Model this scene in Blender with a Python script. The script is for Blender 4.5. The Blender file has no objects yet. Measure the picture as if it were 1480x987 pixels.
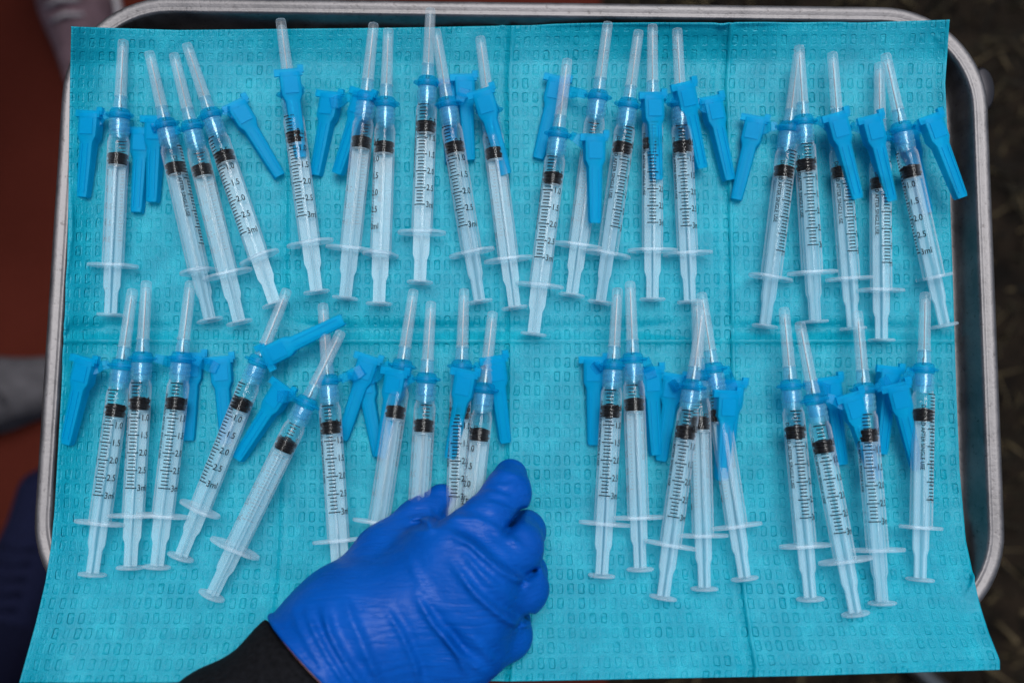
import bpy, bmesh, math, random
import numpy as np
from mathutils import Vector, Matrix

random.seed(7)
rng = np.random.default_rng(7)
R = math.radians
MM = 0.001
SC = bpy.context.scene
COL = SC.collection

# ------------------------------------------------------------------ camera
TRAY_Z = 0.90
CAM_D = 0.512
CAM_T = R(6.2)
FPX = 1480 * 35.0 / 36.0
cam_data = bpy.data.cameras.new('camera')
cam = bpy.data.objects.new('camera', cam_data)
COL.objects.link(cam)
cam_data.lens = 35.0
cam_data.sensor_width = 36.0
cam_data.clip_start = 0.01
cam_data.clip_end = 400.0
cam.location = (0.0, -CAM_D * math.sin(CAM_T), TRAY_Z + CAM_D * math.cos(CAM_T))
cam.rotation_euler = (CAM_T, 0, 0)
cam_data.dof.use_dof = True
cam_data.dof.focus_distance = 0.500
cam_data.dof.aperture_fstop = 4.5
SC.camera = cam

# ------------------------------------------------------------------ sky and sun (overcast)
SUN_EL, SUN_AZ = R(74), R(18)          # azimuth measured from +y towards +x
world = bpy.data.worlds.new('World')
SC.world = world
world.use_nodes = True
wn = world.node_tree
for n in list(wn.nodes):
    wn.nodes.remove(n)
sky = wn.nodes.new('ShaderNodeTexSky')
sky.sky_type = 'NISHITA'
sky.sun_disc = False
sky.sun_elevation = SUN_EL
sky.sun_rotation = SUN_AZ
sky.air_density = 1.0
sky.dust_density = 3.0
bg = wn.nodes.new('ShaderNodeBackground')
bg.inputs['Strength'].default_value = 0.06
wo = wn.nodes.new('ShaderNodeOutputWorld')
wn.links.new(sky.outputs[0], bg.inputs['Color'])
wn.links.new(bg.outputs[0], wo.inputs['Surface'])

sun_data = bpy.data.lights.new('sun', 'SUN')
sun_data.energy = 1.5
sun_data.angle = R(32)
sun_data.color = (0.93, 0.97, 1.0)
sun = bpy.data.objects.new('sun', sun_data)
COL.objects.link(sun)
sd = Vector((math.sin(SUN_AZ) * math.cos(SUN_EL), math.cos(SUN_AZ) * math.cos(SUN_EL), math.sin(SUN_EL)))
sun.rotation_euler = sd.to_track_quat('Z', 'Y').to_euler()
sun.location = sd * 5

SC.view_settings.view_transform = 'Standard'
SC.view_settings.look = 'None'
SC.view_settings.gamma = 1.0
SC.view_settings.exposure = 1.02
SC.view_settings.use_curve_mapping = False
SC.render.engine = 'CYCLES'
cy = SC.cycles
cy.use_denoising = True
cy.max_bounces = 10
cy.transparent_max_bounces = 40
cy.diffuse_bounces = 3
cy.glossy_bounces = 3
cy.transmission_bounces = 6
cy.caustics_reflective = False
cy.caustics_refractive = False

CAM_M = Matrix.Translation(cam.location) @ cam.rotation_euler.to_matrix().to_4x4()


def P(px, py, z):
    """world point, z millimetres above the tray floor, seen at photo pixel (px, py)"""
    return PW(px, py, TRAY_Z + z * MM)


def PW(px, py, zw):
    d = CAM_M.to_3x3() @ Vector(((px - 740.0) / FPX, -(py - 493.5) / FPX, -1.0))
    o = CAM_M.translation
    t = (zw - o.z) / d.z
    return o + d * t


# ------------------------------------------------------------------ helpers
def link_obj(name, data, parent=None, label=None, cat=None, group=None, kind=None):
    o = bpy.data.objects.new(name, data)
    COL.objects.link(o)
    if parent:
        o.parent = parent
    if label:
        o['label'] = label
    if cat:
        o['category'] = cat
    if group:
        o['group'] = group
    if kind:
        o['kind'] = kind
    return o


def mesh_from(name, verts, faces, mat=None, smooth=True, sharp=None):
    me = bpy.data.meshes.new(name)
    me.from_pydata([tuple(v) for v in verts], [], faces)
    me.update()
    if mat:
        me.materials.append(mat)
    if smooth:
        me.polygons.foreach_set('use_smooth', [True] * len(me.polygons))
        if sharp:
            me.set_sharp_from_angle(angle=R(sharp))
    return me


def recalc(me):
    bm = bmesh.new()
    bm.from_mesh(me)
    bmesh.ops.recalc_face_normals(bm, faces=bm.faces)
    bm.to_mesh(me)
    bm.free()
    return me


def lathe(prof, n=28, closed=False, sx=1.0, sz=1.0, squeeze=None):
    """prof: (r, s) pairs in mm, axis along +y. closed: loop joins last to first"""
    v, f = [], []
    if squeeze:
        prof = [(r, squeeze[0] - (squeeze[0] - s) * squeeze[1]) for r, s in prof]
    for r, s in prof:
        for k in range(n):
            a = 2 * math.pi * k / n
            v.append((r * math.sin(a) * sx * MM, s * MM, r * math.cos(a) * sz * MM))
    m = len(prof)
    rng_ = range(m) if closed else range(m - 1)
    for i in rng_:
        j = (i + 1) % m
        for k in range(n):
            k2 = (k + 1) % n
            f.append((i * n + k, i * n + k2, j * n + k2, j * n + k))
    if not closed:
        if prof[0][0] > 0.01:
            f.append(tuple(range(n - 1, -1, -1)))
        if prof[-1][0] > 0.01:
            f.append(tuple((m - 1) * n + k for k in range(n)))
    return v, f


def box_vf(x0, x1, y0, y1, z0, z1):
    v = [(x, y, z) for z in (z0, z1) for y in (y0, y1) for x in (x0, x1)]
    f = [(0, 2, 3, 1), (4, 5, 7, 6), (0, 1, 5, 4), (2, 6, 7, 3), (0, 4, 6, 2), (1, 3, 7, 5)]
    return v, f


def merge(*vfs):
    V, F = [], []
    for v, f in vfs:
        b = len(V)
        V += list(v)
        F += [tuple(i + b for i in q) for q in f]
    return V, F


# ---- node helpers
def new_mat(name):
    m = bpy.data.materials.new(name)
    m.use_nodes = True
    nt = m.node_tree
    for n in list(nt.nodes):
        nt.nodes.remove(n)
    out = nt.nodes.new('ShaderNodeOutputMaterial')
    return m, nt, out


def math_node(nt, op, a, b=None, c=None, clamp=False):
    n = nt.nodes.new('ShaderNodeMath')
    n.operation = op
    n.use_clamp = clamp
    for i, x in enumerate((a, b, c)):
        if x is None:
            continue
        if isinstance(x, (int, float)):
            n.inputs[i].default_value = x
        else:
            nt.links.new(x, n.inputs[i])
    return n.outputs[0]


def noise(nt, vec, scale, detail=3, rough=0.55):
    n = nt.nodes.new('ShaderNodeTexNoise')
    n.inputs['Scale'].default_value = scale
    n.inputs['Detail'].default_value = detail
    n.inputs['Roughness'].default_value = rough
    if vec is not None:
        nt.links.new(vec, n.inputs['Vector'])
    return n


def ramp(nt, fac, stops):
    n = nt.nodes.new('ShaderNodeValToRGB')
    el = n.color_ramp.elements
    while len(el) < len(stops):
        el.new(0.5)
    for e, (p, c) in zip(el, stops):
        e.position = p
        e.color = (c[0], c[1], c[2], 1)
    nt.links.new(fac, n.inputs[0])
    return n.outputs[0]


def coords(nt, which='Object'):
    return nt.nodes.new('ShaderNodeTexCoord').outputs[which]


def bump(nt, height, dist, strength=1.0):
    b = nt.nodes.new('ShaderNodeBump')
    b.inputs['Strength'].default_value = strength
    b.inputs['Distance'].default_value = dist
    nt.links.new(height, b.inputs['Height'])
    return b.outputs[0]


def principled(nt, col=None, rough=0.5, metal=0.0, spec=0.5):
    p = nt.nodes.new('ShaderNodeBsdfPrincipled')
    if col is not None:
        if isinstance(col, tuple):
            p.inputs['Base Color'].default_value = (*col, 1)
        else:
            nt.links.new(col, p.inputs['Base Color'])
    p.inputs['Roughness'].default_value = rough
    p.inputs['Metallic'].default_value = metal
    p.inputs['Specular IOR Level'].default_value = spec
    return p


def simple_mat(name, col, rough=0.5, metal=0.0, spec=0.5, nscale=None, namp=0.25, bdist=None):
    m, nt, out = new_mat(name)
    p = principled(nt, col, rough, metal, spec)
    if nscale:
        nz = noise(nt, coords(nt), nscale, 4)
        lo = tuple(c * (1 - namp) for c in col)
        hi = tuple(min(1, c * (1 + namp)) for c in col)
        nt.links.new(ramp(nt, nz.outputs['Fac'], [(0.3, lo), (0.7, hi)]), p.inputs['Base Color'])
        if bdist:
            nt.links.new(bump(nt, nz.outputs['Fac'], bdist), p.inputs['Normal'])
    nt.links.new(p.outputs[0], out.inputs[0])
    return m


def clear_plastic(name, tint, body, base, edge, rough=0.18, coat=1.0, transl=0.0, power=3.0, mottled=0.0):
    """translucent moulded plastic: milky share grows where the wall is seen edge-on, plus a clear surface reflection"""
    m, nt, out = new_mat(name)
    tr = nt.nodes.new('ShaderNodeBsdfTransparent')
    tr.inputs[0].default_value = (*tint, 1)
    p = nt.nodes.new('ShaderNodeBsdfDiffuse')
    p.inputs[0].default_value = (*body, 1)
    surf = p.outputs[0]
    def mix(fac, s1, s2):
        mx = nt.nodes.new('ShaderNodeMixShader')
        if isinstance(fac, float):
            mx.inputs[0].default_value = fac
        else:
            nt.links.new(fac, mx.inputs[0])
        nt.links.new(s1, mx.inputs[1]); nt.links.new(s2, mx.inputs[2])
        return mx.outputs[0]
    if transl > 0:
        tl = nt.nodes.new('ShaderNodeBsdfTranslucent')
        tl.inputs[0].default_value = (*body, 1)
        surf = mix(transl, surf, tl.outputs[0])
    lw = nt.nodes.new('ShaderNodeLayerWeight')
    lw.inputs['Blend'].default_value = 0.5
    fz = math_node(nt, 'POWER', lw.outputs['Facing'], power)
    fac = math_node(nt, 'MULTIPLY_ADD', fz, edge, base, clamp=True)
    if mottled:
        nz = noise(nt, coords(nt), 260, 3)
        k = math_node(nt, 'MULTIPLY_ADD', nz.outputs['Fac'], mottled, 1 - mottled * 0.5)
        fac = math_node(nt, 'MULTIPLY', fac, k, clamp=True)
    surf = mix(fac, tr.outputs[0], surf)
    gl = nt.nodes.new('ShaderNodeBsdfGlossy')
    gl.inputs['Roughness'].default_value = rough
    fr = nt.nodes.new('ShaderNodeFresnel')
    fr.inputs['IOR'].default_value = 1.42
    cf = math_node(nt, 'MINIMUM', math_node(nt, 'MULTIPLY', fr.outputs[0], coat), 0.045)
    nt.links.new(mix(cf, surf, gl.outputs[0]), out.inputs[0])
    return m


# ------------------------------------------------------------------ signed distance fields -> smooth mesh
def cone_sdf(X, a, b, ra, rb):
    a = np.array(a); b = np.array(b)
    ab = b - a
    t = np.clip(((X - a) @ ab) / max(ab @ ab, 1e-12), 0, 1)
    return np.linalg.norm(X - (a + t[..., None] * ab), axis=-1) - (ra + t * (rb - ra))


def ell_sdf(X, c, r):
    q = (X - np.array(c)) / np.array(r)
    k = np.linalg.norm(q, axis=-1)
    return (k - 1) * min(r)


def smin(a, b, k):
    h = np.clip(0.5 + 0.5 * (b - a) / k, 0, 1)
    return b * (1 - h) + a * h - k * h * (1 - h)


def surface_nets(fn, lo, hi, res):
    lo = np.array(lo, float); hi = np.array(hi, float)
    n = np.ceil((hi - lo) / res).astype(int) + 1
    ax = [lo[i] + np.arange(n[i]) * res for i in range(3)]
    G = np.stack(np.meshgrid(*ax, indexing='ij'), -1)
    F = fn(G)
    S = F < 0
    nx, ny, nz = n
    acc = np.zeros((nx - 1, ny - 1, nz - 1, 3)); cnt = np.zeros((nx - 1, ny - 1, nz - 1))
    corner = [(i, j, k) for i in (0, 1) for j in (0, 1) for k in (0, 1)]
    def sub(A, c):
        return A[c[0]:nx - 1 + c[0], c[1]:ny - 1 + c[1], c[2]:nz - 1 + c[2]]
    for c in corner:
        for d in range(3):
            if c[d] == 0:
                e = list(c); e[d] = 1; e = tuple(e)
                f0, f1 = sub(F, c), sub(F, e)
                cr = sub(S, c) != sub(S, e)
                den = f0 - f1
                t = np.where(cr, f0 / np.where(np.abs(den) < 1e-12, 1, den), 0)
                p = np.zeros(acc.shape)
                for q in range(3):
                    p[..., q] = c[q]
                p[..., d] = p[..., d] + t
                acc += np.where(cr[..., None], p, 0)
                cnt += cr
    on = cnt > 0
    idx = -np.ones(cnt.shape, int)
    idx[on] = np.arange(on.sum())
    base = np.stack(np.nonzero(on), -1)
    V = lo + (base + acc[on] / cnt[on][:, None]) * res
    Q = []
    # x edges
    for d in range(3):
        a = S[tuple(slice(0, n[q] - 1) if q == d else slice(1, n[q] - 1) for q in range(3))]
        b = S[tuple(slice(1, n[q]) if q == d else slice(1, n[q] - 1) for q in range(3))]
        ch = a != b
        ii = np.stack(np.nonzero(ch), -1)
        fl = a[ch]
        off = np.ones(3, int); off[d] = 0
        ii = ii + off
        u, w = [(1, 2), (2, 0), (0, 1)][d]
        eu = np.zeros(3, int); eu[u] = 1
        ew = np.zeros(3, int); ew[w] = 1
        c0, c1, c2, c3 = ii - eu - ew, ii - ew, ii, ii - eu
        g = lambda c: idx[c[:, 0], c[:, 1], c[:, 2]]
        q4 = np.stack([g(c0), g(c1), g(c2), g(c3)], -1)
        q4 = np.where(fl[:, None], q4, q4[:, ::-1])
        Q.append(q4)
    Q = np.concatenate(Q)
    return V, Q


def sdf_mesh(name, fn, lo, hi, res, mat, origin=(0, 0, 0), smooth_it=2):
    V, Q = surface_nets(fn, lo, hi, res)
    # light Laplacian smoothing
    e = np.concatenate([Q[:, [0, 1]], Q[:, [1, 2]], Q[:, [2, 3]], Q[:, [3, 0]]])
    for _ in range(smooth_it):
        s = np.zeros_like(V); c = np.zeros(len(V))
        np.add.at(s, e[:, 0], V[e[:, 1]]); np.add.at(c, e[:, 0], 1)
        np.add.at(s, e[:, 1], V[e[:, 0]]); np.add.at(c, e[:, 1], 1)
        V = V * 0.5 + 0.5 * s / c[:, None]
    V = V - np.array(origin)
    me = bpy.data.meshes.new(name)
    me.vertices.add(len(V)); me.vertices.foreach_set('co', V.ravel())
    me.loops.add(len(Q) * 4); me.loops.foreach_set('vertex_index', Q.ravel())
    me.polygons.add(len(Q))
    me.polygons.foreach_set('loop_start', np.arange(len(Q)) * 4)
    me.polygons.foreach_set('use_smooth', np.ones(len(Q), bool))
    me.update(calc_edges=True)
    me.validate()
    me.materials.append(mat)
    return me


# ------------------------------------------------------------------ materials
M = {}
M['barrel'] = clear_plastic('barrel_plastic', (0.985, 0.993, 0.996), (0.80, 0.88, 0.93), 0.003, 0.42, 0.08, 0.20, power=2.8)
M['flange'] = clear_plastic('flange_plastic', (0.94, 0.97, 0.98), (0.80, 0.90, 0.95), 0.15, 0.24, 0.25, 0.5)
M['plunger'] = clear_plastic('plunger_plastic', (0.90, 0.975, 0.985), (0.72, 0.90, 0.97), 0.25, 0.22, 0.30, 0.4, transl=0.3)
M['cap'] = clear_plastic('cap_plastic', (0.95, 0.98, 0.985), (0.80, 0.87, 0.92), 0.065, 0.42, 0.20, 0.4)
M['skirt'] = clear_plastic('skirt_plastic', (0.80, 0.95, 0.98), (0.45, 0.78, 0.92), 0.08, 0.35, 0.18)
M['luer'] = clear_plastic('luer_plastic', (0.85, 0.97, 1.0), (0.30, 0.75, 0.88), 0.06, 0.26, 0.10, 1.1)
M['liquid'] = clear_plastic('clear_vaccine', (0.96, 0.99, 0.995), (0.6, 0.8, 0.85), 0.0, 0.05, 0.05, 0.3)
M['shield'] = clear_plastic('blue_shield_plastic', (0.24, 0.88, 0.98), (0.0, 0.42, 0.70), 0.47, 0.12, 0.45, 0.16, transl=0.2, mottled=0.08)
M['hub'] = clear_plastic('blue_hub_plastic', (0.40, 0.93, 1.0), (0.0, 0.40, 0.68), 0.26, 0.14, 0.35, 0.22, transl=0.3)
M['rubber'] = simple_mat('black_rubber', (0.002, 0.0018, 0.002), 0.5, 0, 0.03)
M['needle'] = simple_mat('needle_steel', (0.16, 0.15, 0.17), 0.35, 1.0)
M['ink'] = simple_mat('black_ink', (0.004, 0.004, 0.005), 0.7, 0, 0.1)
M['skin'] = simple_mat('skin', (0.30, 0.12, 0.07), 0.5, 0, 0.4, 90, 0.15)
M['black_cloth'] = simple_mat('black_cloth', (0.005, 0.005, 0.006), 0.95, 0, 0.1, 420, 0.5, 0.0006)
M['navy_cloth'] = simple_mat('navy_cloth', (0.004, 0.005, 0.018), 0.9, 0, 0.1, 300, 0.4, 0.0006)
M['blue_cloth'] = simple_mat('blue_cloth', (0.006, 0.009, 0.035), 0.9, 0, 0.1, 300, 0.4, 0.0006)
M['grey_cloth'] = simple_mat('grey_cloth', (0.03, 0.03, 0.035), 0.9, 0, 0.1, 300, 0.4, 0.0006)
M['hair'] = simple_mat('dark_hair', (0.01, 0.007, 0.005), 0.6, 0, 0.3, 300, 0.5, 0.001)
M['pink_suede'] = simple_mat('dusty_pink_suede', (0.115, 0.070, 0.078), 0.9, 0, 0.2, 60, 0.25, 0.001)
M['grey_suede'] = simple_mat('grey_suede', (0.060, 0.055, 0.058), 0.9, 0, 0.2, 60, 0.25, 0.001)
M['white_sole'] = simple_mat('white_sole_rubber', (0.30, 0.27, 0.27), 0.7, 0, 0.3)
M['stand_steel'] = simple_mat('stand_steel', (0.55, 0.55, 0.57), 0.3, 1.0)
M['bracket'] = simple_mat('bracket_steel', (0.05, 0.047, 0.05), 0.5, 1.0)


def glove_mat():
    m, nt, out = new_mat('blue_nitrile')
    co = coords(nt)
    nz = noise(nt, co, 900, 2)
    nz2 = noise(nt, co, 45, 3)
    c = ramp(nt, nz2.outputs['Fac'], [(0.3, (0.0, 0.056, 0.290)), (0.7, (0.0, 0.070, 0.345))])
    p = principled(nt, c, 0.42, 0, 0.14)
    mp = nt.nodes.new('ShaderNodeMapping')
    mp.inputs['Rotation'].default_value = (0, 0, R(52))
    mp.inputs['Scale'].default_value = (26, 190, 120)
    nt.links.new(co, mp.inputs[0])
    cre = noise(nt, mp.outputs[0], 1.0, 3, 0.55)
    cre2 = math_node(nt, 'POWER', math_node(nt, 'ABSOLUTE', math_node(nt, 'MULTIPLY_ADD', cre.outputs['Fac'], 2.0, -1.0)), 0.6)
    h = math_node(nt, 'MULTIPLY_ADD', nz2.outputs['Fac'], 5.0, nz.outputs['Fac'])
    h = math_node(nt, 'MULTIPLY_ADD', cre2, 3.6, h)
    nt.links.new(bump(nt, h, 0.00013), p.inputs['Normal'])
    nt.links.new(p.outputs[0], out.inputs[0])
    return m
M['glove'] = glove_mat()


def steel_mat():
    m, nt, out = new_mat('brushed_tray_steel')
    co = coords(nt)
    nz = noise(nt, co, 55, 5, 0.65)
    sp = noise(nt, co, 420, 3, 0.6)
    col = ramp(nt, nz.outputs['Fac'], [(0.25, (0.11, 0.104, 0.104)), (0.6, (0.19, 0.178, 0.177)), (0.8, (0.225, 0.212, 0.208))])
    spots = ramp(nt, sp.outputs['Fac'], [(0.30, (0.45, 0.43, 0.42)), (0.40, (1, 1, 1))])
    mx = nt.nodes.new('ShaderNodeMix'); mx.data_type = 'RGBA'; mx.blend_type = 'MULTIPLY'
    mx.inputs[0].default_value = 0.6
    nt.links.new(col, mx.inputs[6]); nt.links.new(spots, mx.inputs[7])
    p = principled(nt, mx.outputs[2], 0.38, 1.0)
    r = math_node(nt, 'MULTIPLY_ADD', nz.outputs['Fac'], 0.25, 0.42)
    nt.links.new(r, p.inputs['Roughness'])
    nt.links.new(bump(nt, sp.outputs['Fac'], 0.00015), p.inputs['Normal'])
    nt.links.new(p.outputs[0], out.inputs[0])
    return m
M['steel'] = steel_mat()


def pad_mat():
    """teal tissue pad: rows of small embossed rounded lozenges (fine relief), fibre mottling"""
    m, nt, out = new_mat('teal_tissue')
    uv = coords(nt, 'UV')
    sep = nt.nodes.new('ShaderNodeSeparateXYZ')
    nt.links.new(uv, sep.inputs[0])
    u, v = sep.outputs[0], sep.outputs[1]          # UV carries millimetres on the sheet
    warp = noise(nt, uv, 0.05, 2)
    u = math_node(nt, 'MULTIPLY_ADD', warp.outputs['Fac'], 1.6, u)
    wob = noise(nt, uv, 0.50, 3, 0.65)
    wsep = nt.nodes.new('ShaderNodeSeparateXYZ')
    nt.links.new(wob.outputs['Color'], wsep.inputs[0])
    u = math_node(nt, 'MULTIPLY_ADD', wsep.outputs[0], 0.9, u)
    v = math_node(nt, 'MULTIPLY_ADD', wsep.outputs[1], 1.1, v)
    def cell(x, pitch, off):
        f = math_node(nt, 'FRACT', math_node(nt, 'MULTIPLY_ADD', x, 1.0 / pitch, off))
        return math_node(nt, 'ABSOLUTE', math_node(nt, 'MULTIPLY', math_node(nt, 'SUBTRACT', f, 0.5), pitch))
    cu, cv = cell(u, 5.15, 0.13), cell(v, 7.45, 0.30)
    qx = math_node(nt, 'SUBTRACT', cu, 0.55)
    qy = math_node(nt, 'SUBTRACT', cv, 1.75)
    mx = math_node(nt, 'MAXIMUM', qx, 0.0)
    my = math_node(nt, 'MAXIMUM', qy, 0.0)
    ln = math_node(nt, 'SQRT', math_node(nt, 'ADD', math_node(nt, 'MULTIPLY', mx, mx), math_node(nt, 'MULTIPLY', my, my)))
    ins = math_node(nt, 'MINIMUM', math_node(nt, 'MAXIMUM', qx, qy), 0.0)
    d = math_node(nt, 'SUBTRACT', math_node(nt, 'ADD', ln, ins), 0.55)   # rounded box distance, mm
    ring = math_node(nt, 'SUBTRACT', 1.0, math_node(nt, 'DIVIDE', math_node(nt, 'ABSOLUTE', d), 0.50), clamp=True)
    pit = math_node(nt, 'MULTIPLY_ADD', d, -1.1, 0.35, clamp=True)
    pit = math_node(nt, 'SMOOTH_MIN', pit, 0.75, 0.3)
    emb = math_node(nt, 'MULTIPLY_ADD', ring, -0.55, math_node(nt, 'MULTIPLY', pit, -0.75))
    # pressing is uneven over the sheet
    lv = noise(nt, uv, 0.035, 4, 0.6)
    lv2 = noise(nt, uv, 0.16, 2, 0.6)
    k0 = math_node(nt, 'MULTIPLY_ADD', lv.outputs['Fac'], 2.4, -0.45)
    k = math_node(nt, 'MULTIPLY', k0, math_node(nt, 'MULTIPLY_ADD', lv2.outputs['Fac'], 1.6, 0.15), clamp=False)
    k = math_node(nt, 'MAXIMUM', k, 0.30)
    cmb = nt.nodes.new('ShaderNodeCombineXYZ')
    nt.links.new(math_node(nt, 'FLOOR', math_node(nt, 'MULTIPLY_ADD', u, 1 / 5.15, 0.13)), cmb.inputs[0])
    nt.links.new(math_node(nt, 'FLOOR', math_node(nt, 'MULTIPLY_ADD', v, 1 / 7.45, 0.30)), cmb.inputs[1])
    wnz = nt.nodes.new('ShaderNodeTexWhiteNoise')
    nt.links.new(cmb.outputs[0], wnz.inputs[0])
    k = math_node(nt, 'MULTIPLY', k, math_node(nt, 'MULTIPLY_ADD', wnz.outputs['Value'], 0.9, 0.45))
    brk = noise(nt, uv, 0.42, 1, 0.5)
    k = math_node(nt, 'MULTIPLY', k, math_node(nt, 'MULTIPLY_ADD', brk.outputs['Fac'], 2.2, -0.25, clamp=True))
    k = math_node(nt, 'MULTIPLY', k, 1.6)
    emb = math_node(nt, 'MULTIPLY', emb, k)
    fib = noise(nt, uv, 1.6, 4, 0.7)
    mp = nt.nodes.new('ShaderNodeMapping')
    mp.inputs['Scale'].default_value = (1.7, 0.22, 1)
    nt.links.new(uv, mp.inputs[0])
    rib = noise(nt, mp.outputs[0], 1.0, 2, 0.5)
    h = math_node(nt, 'MULTIPLY_ADD', fib.outputs['Fac'], 0.75, emb)
    h = math_node(nt, 'MULTIPLY_ADD', rib.outputs['Fac'], 0.45, h)
    big = noise(nt, uv, 0.06, 5, 0.7)
    colf = math_node(nt, 'MULTIPLY_ADD', fib.outputs['Fac'], 0.5, math_node(nt, 'MULTIPLY', big.outputs['Fac'], 0.5))
    col = ramp(nt, colf, [(0.34, (0.0, 0.215, 0.300)), (0.50, (0.0, 0.280, 0.378)), (0.64, (0.016, 0.400, 0.500))])
    p = principled(nt, col, 0.27, 0, 0.30)
    nt.links.new(bump(nt, h, 0.00040, 1.0), p.inputs['Normal'])
    tl = nt.nodes.new('ShaderNodeBsdfTranslucent')
    tl.inputs[0].default_value = (0.0, 0.25, 0.34, 1)
    mxs = nt.nodes.new('ShaderNodeMixShader')
    mxs.inputs[0].default_value = 0.08
    nt.links.new(p.outputs[0], mxs.inputs[1]); nt.links.new(tl.outputs[0], mxs.inputs[2])
    nt.links.new(mxs.outputs[0], out.inputs[0])
    return m
M['pad'] = pad_mat()


def track_mat():
    m, nt, out = new_mat('red_track_rubber')
    co = coords(nt)
    a = noise(nt, co, 3, 3)
    b = noise(nt, co, 260, 2)
    f = math_node(nt, 'MULTIPLY_ADD', b.outputs['Fac'], 0.5, math_node(nt, 'MULTIPLY', a.outputs['Fac'], 0.5))
    c = ramp(nt, f, [(0.35, (0.043, 0.0080, 0.0048)), (0.65, (0.073, 0.0140, 0.0085))])
    p = principled(nt, c, 0.95, 0, 0.03)
    nt.links.new(bump(nt, b.outputs['Fac'], 0.002), p.inputs['Normal'])
    nt.links.new(p.outputs[0], out.inputs[0])
    return m


def soil_mat():
    m, nt, out = new_mat('dark_soil')
    co = coords(nt)
    a = noise(nt, co, 14, 5, 0.65)
    c = ramp(nt, a.outputs['Fac'], [(0.35, (0.003, 0.0022, 0.0015)), (0.65, (0.013, 0.0085, 0.005))])
    p = principled(nt, c, 0.95, 0, 0.1)
    nt.links.new(bump(nt, a.outputs['Fac'], 0.02), p.inputs['Normal'])
    nt.links.new(p.outputs[0], out.inputs[0])
    return m

# ------------------------------------------------------------------ ground, track, dead grass
v, f = [(-60, -60, 0), (60, -60, 0), (60, 60, 0), (-60, 60, 0)], [(0, 1, 2, 3)]
link_obj('ground', mesh_from('ground', v, f, soil_mat()), kind='structure')
v = [(-14, -50, 0.004), (0.10, -50, 0.004), (0.16, 50, 0.004), (-14, 50, 0.004)]
link_obj('running_track', mesh_from('running_track', v, f, track_mat()), kind='structure')

gm, gnt, gout = new_mat('dry_grass')
gi = gnt.nodes.new('ShaderNodeNewGeometry')
gp = principled(gnt, ramp(gnt, gi.outputs['Random Per Island'], [(0.0, (0.004, 0.003, 0.0015)), (0.6, (0.016, 0.012, 0.005)), (1.0, (0.085, 0.062, 0.030))]), 0.8, 0, 0.2)
gnt.links.new(gp.outputs[0], gout.inputs[0])
N = 9000
gx = rng.uniform(0.13, 1.5, N); gy = rng.uniform(-0.9, 1.1, N)
ga = rng.uniform(0, 2 * math.pi, N); gh = rng.uniform(0.012, 0.045, N); gw = rng.uniform(0.0015, 0.004, N)
lean = rng.uniform(0.2, 1.6, N)
V = np.zeros((N, 3, 3))
V[:, 0] = np.stack([gx - np.sin(ga) * gw, gy + np.cos(ga) * gw, np.zeros(N)], -1)
V[:, 1] = np.stack([gx + np.sin(ga) * gw, gy - np.cos(ga) * gw, np.zeros(N)], -1)
V[:, 2] = np.stack([gx + np.cos(ga) * gh * lean, gy + np.sin(ga) * gh * lean, gh], -1)
me = mesh_from('grass', V.reshape(-1, 3), [(3 * i, 3 * i + 1, 3 * i + 2) for i in range(N)], gm, smooth=False)
link_obj('grass', me, kind='stuff')

# ------------------------------------------------------------------ steel tray on its stand
RIM_Z = 17.0
tl_, tr_ = P(77, 200, RIM_Z), P(1439, 200, RIM_Z)
bl_, br_ = P(53, 760, RIM_Z), P(1449, 760, RIM_Z)
top_y = P(740, 1, RIM_Z).y
bot_y = P(740, 918, RIM_Z).y
tray_cx_top, tray_cx_bot = (tl_.x + tr_.x) / 2, (bl_.x + br_.x) / 2
half = ((tr_.x - tl_.x) + (br_.x - bl_.x)) / 4
tray_yaw = math.atan2(tray_cx_bot - tray_cx_top, tl_.y - bl_.y)
tcx, tcy = (tray_cx_top + tray_cx_bot) / 2, (top_y + bot_y) / 2
hx, hy = half, (top_y - bot_y) / 2
print('tray size mm', hx * 2000, hy * 2000, 'yaw', math.degrees(tray_yaw))
CORNER = 0.053


def rrect(hx, hy, r, nc=14):
    pts = []
    for cx, cy, a0 in ((hx - r, hy - r, 0), (-(hx - r), hy - r, 90), (-(hx - r), -(hy - r), 180), (hx - r, -(hy - r), 270)):
        for k in range(nc + 1):
            a = R(a0 + 90.0 * k / nc)
            pts.append((cx + r * math.cos(a), cy + r * math.sin(a)))
    return pts

prof = [(1.4, 8.5), (0.4, 10.0), (0.0, 13.0), (0.3, 15.2), (1.1, 16.5), (2.4, 17.1), (4.2, 17.0), (5.6, 16.3), (6.3, 16.2), (7.2, 16.5), (8.0, 16.2), (8.7, 14.6), (9.1, 12.5), (11.6, 4.6), (12.8, 1.6), (14.6, 0.3), (17.0, 0.0)]
back = [(17.0, -0.9), (14.2, -0.6), (12.0, 1.2), (10.6, 4.6), (8.1, 12.4), (7.6, 14.4), (6.3, 15.2), (4.2, 15.9), (2.5, 16.0), (1.7, 15.5), (1.2, 14.6), (1.0, 13.0), (1.3, 10.4), (1.9, 9.0)]
loops = []
for d, z in prof + back:
    loops.append([(x, y, z * MM) for x, y in rrect(hx - d * MM, hy - d * MM, CORNER - d * MM * 0.9)])
n = len(loops[0])
V = [p for L in loops for p in L]
F = []
for i in range(len(loops)):
    j = (i + 1) % len(loops)
    if i == len(prof) - 1:
        continue
    for k in range(n):
        k2 = (k + 1) % n
        F.append((i * n + k, i * n + k2, j * n + k2, j * n + k))
fl = (len(prof) - 1) * n
F.append(tuple(fl + k for k in range(n)))
F.append(tuple(fl + n + k for k in range(n - 1, -1, -1)))
tray_me = mesh_from('tray', V, F, M['steel'], sharp=50)
recalc(tray_me)
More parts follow.
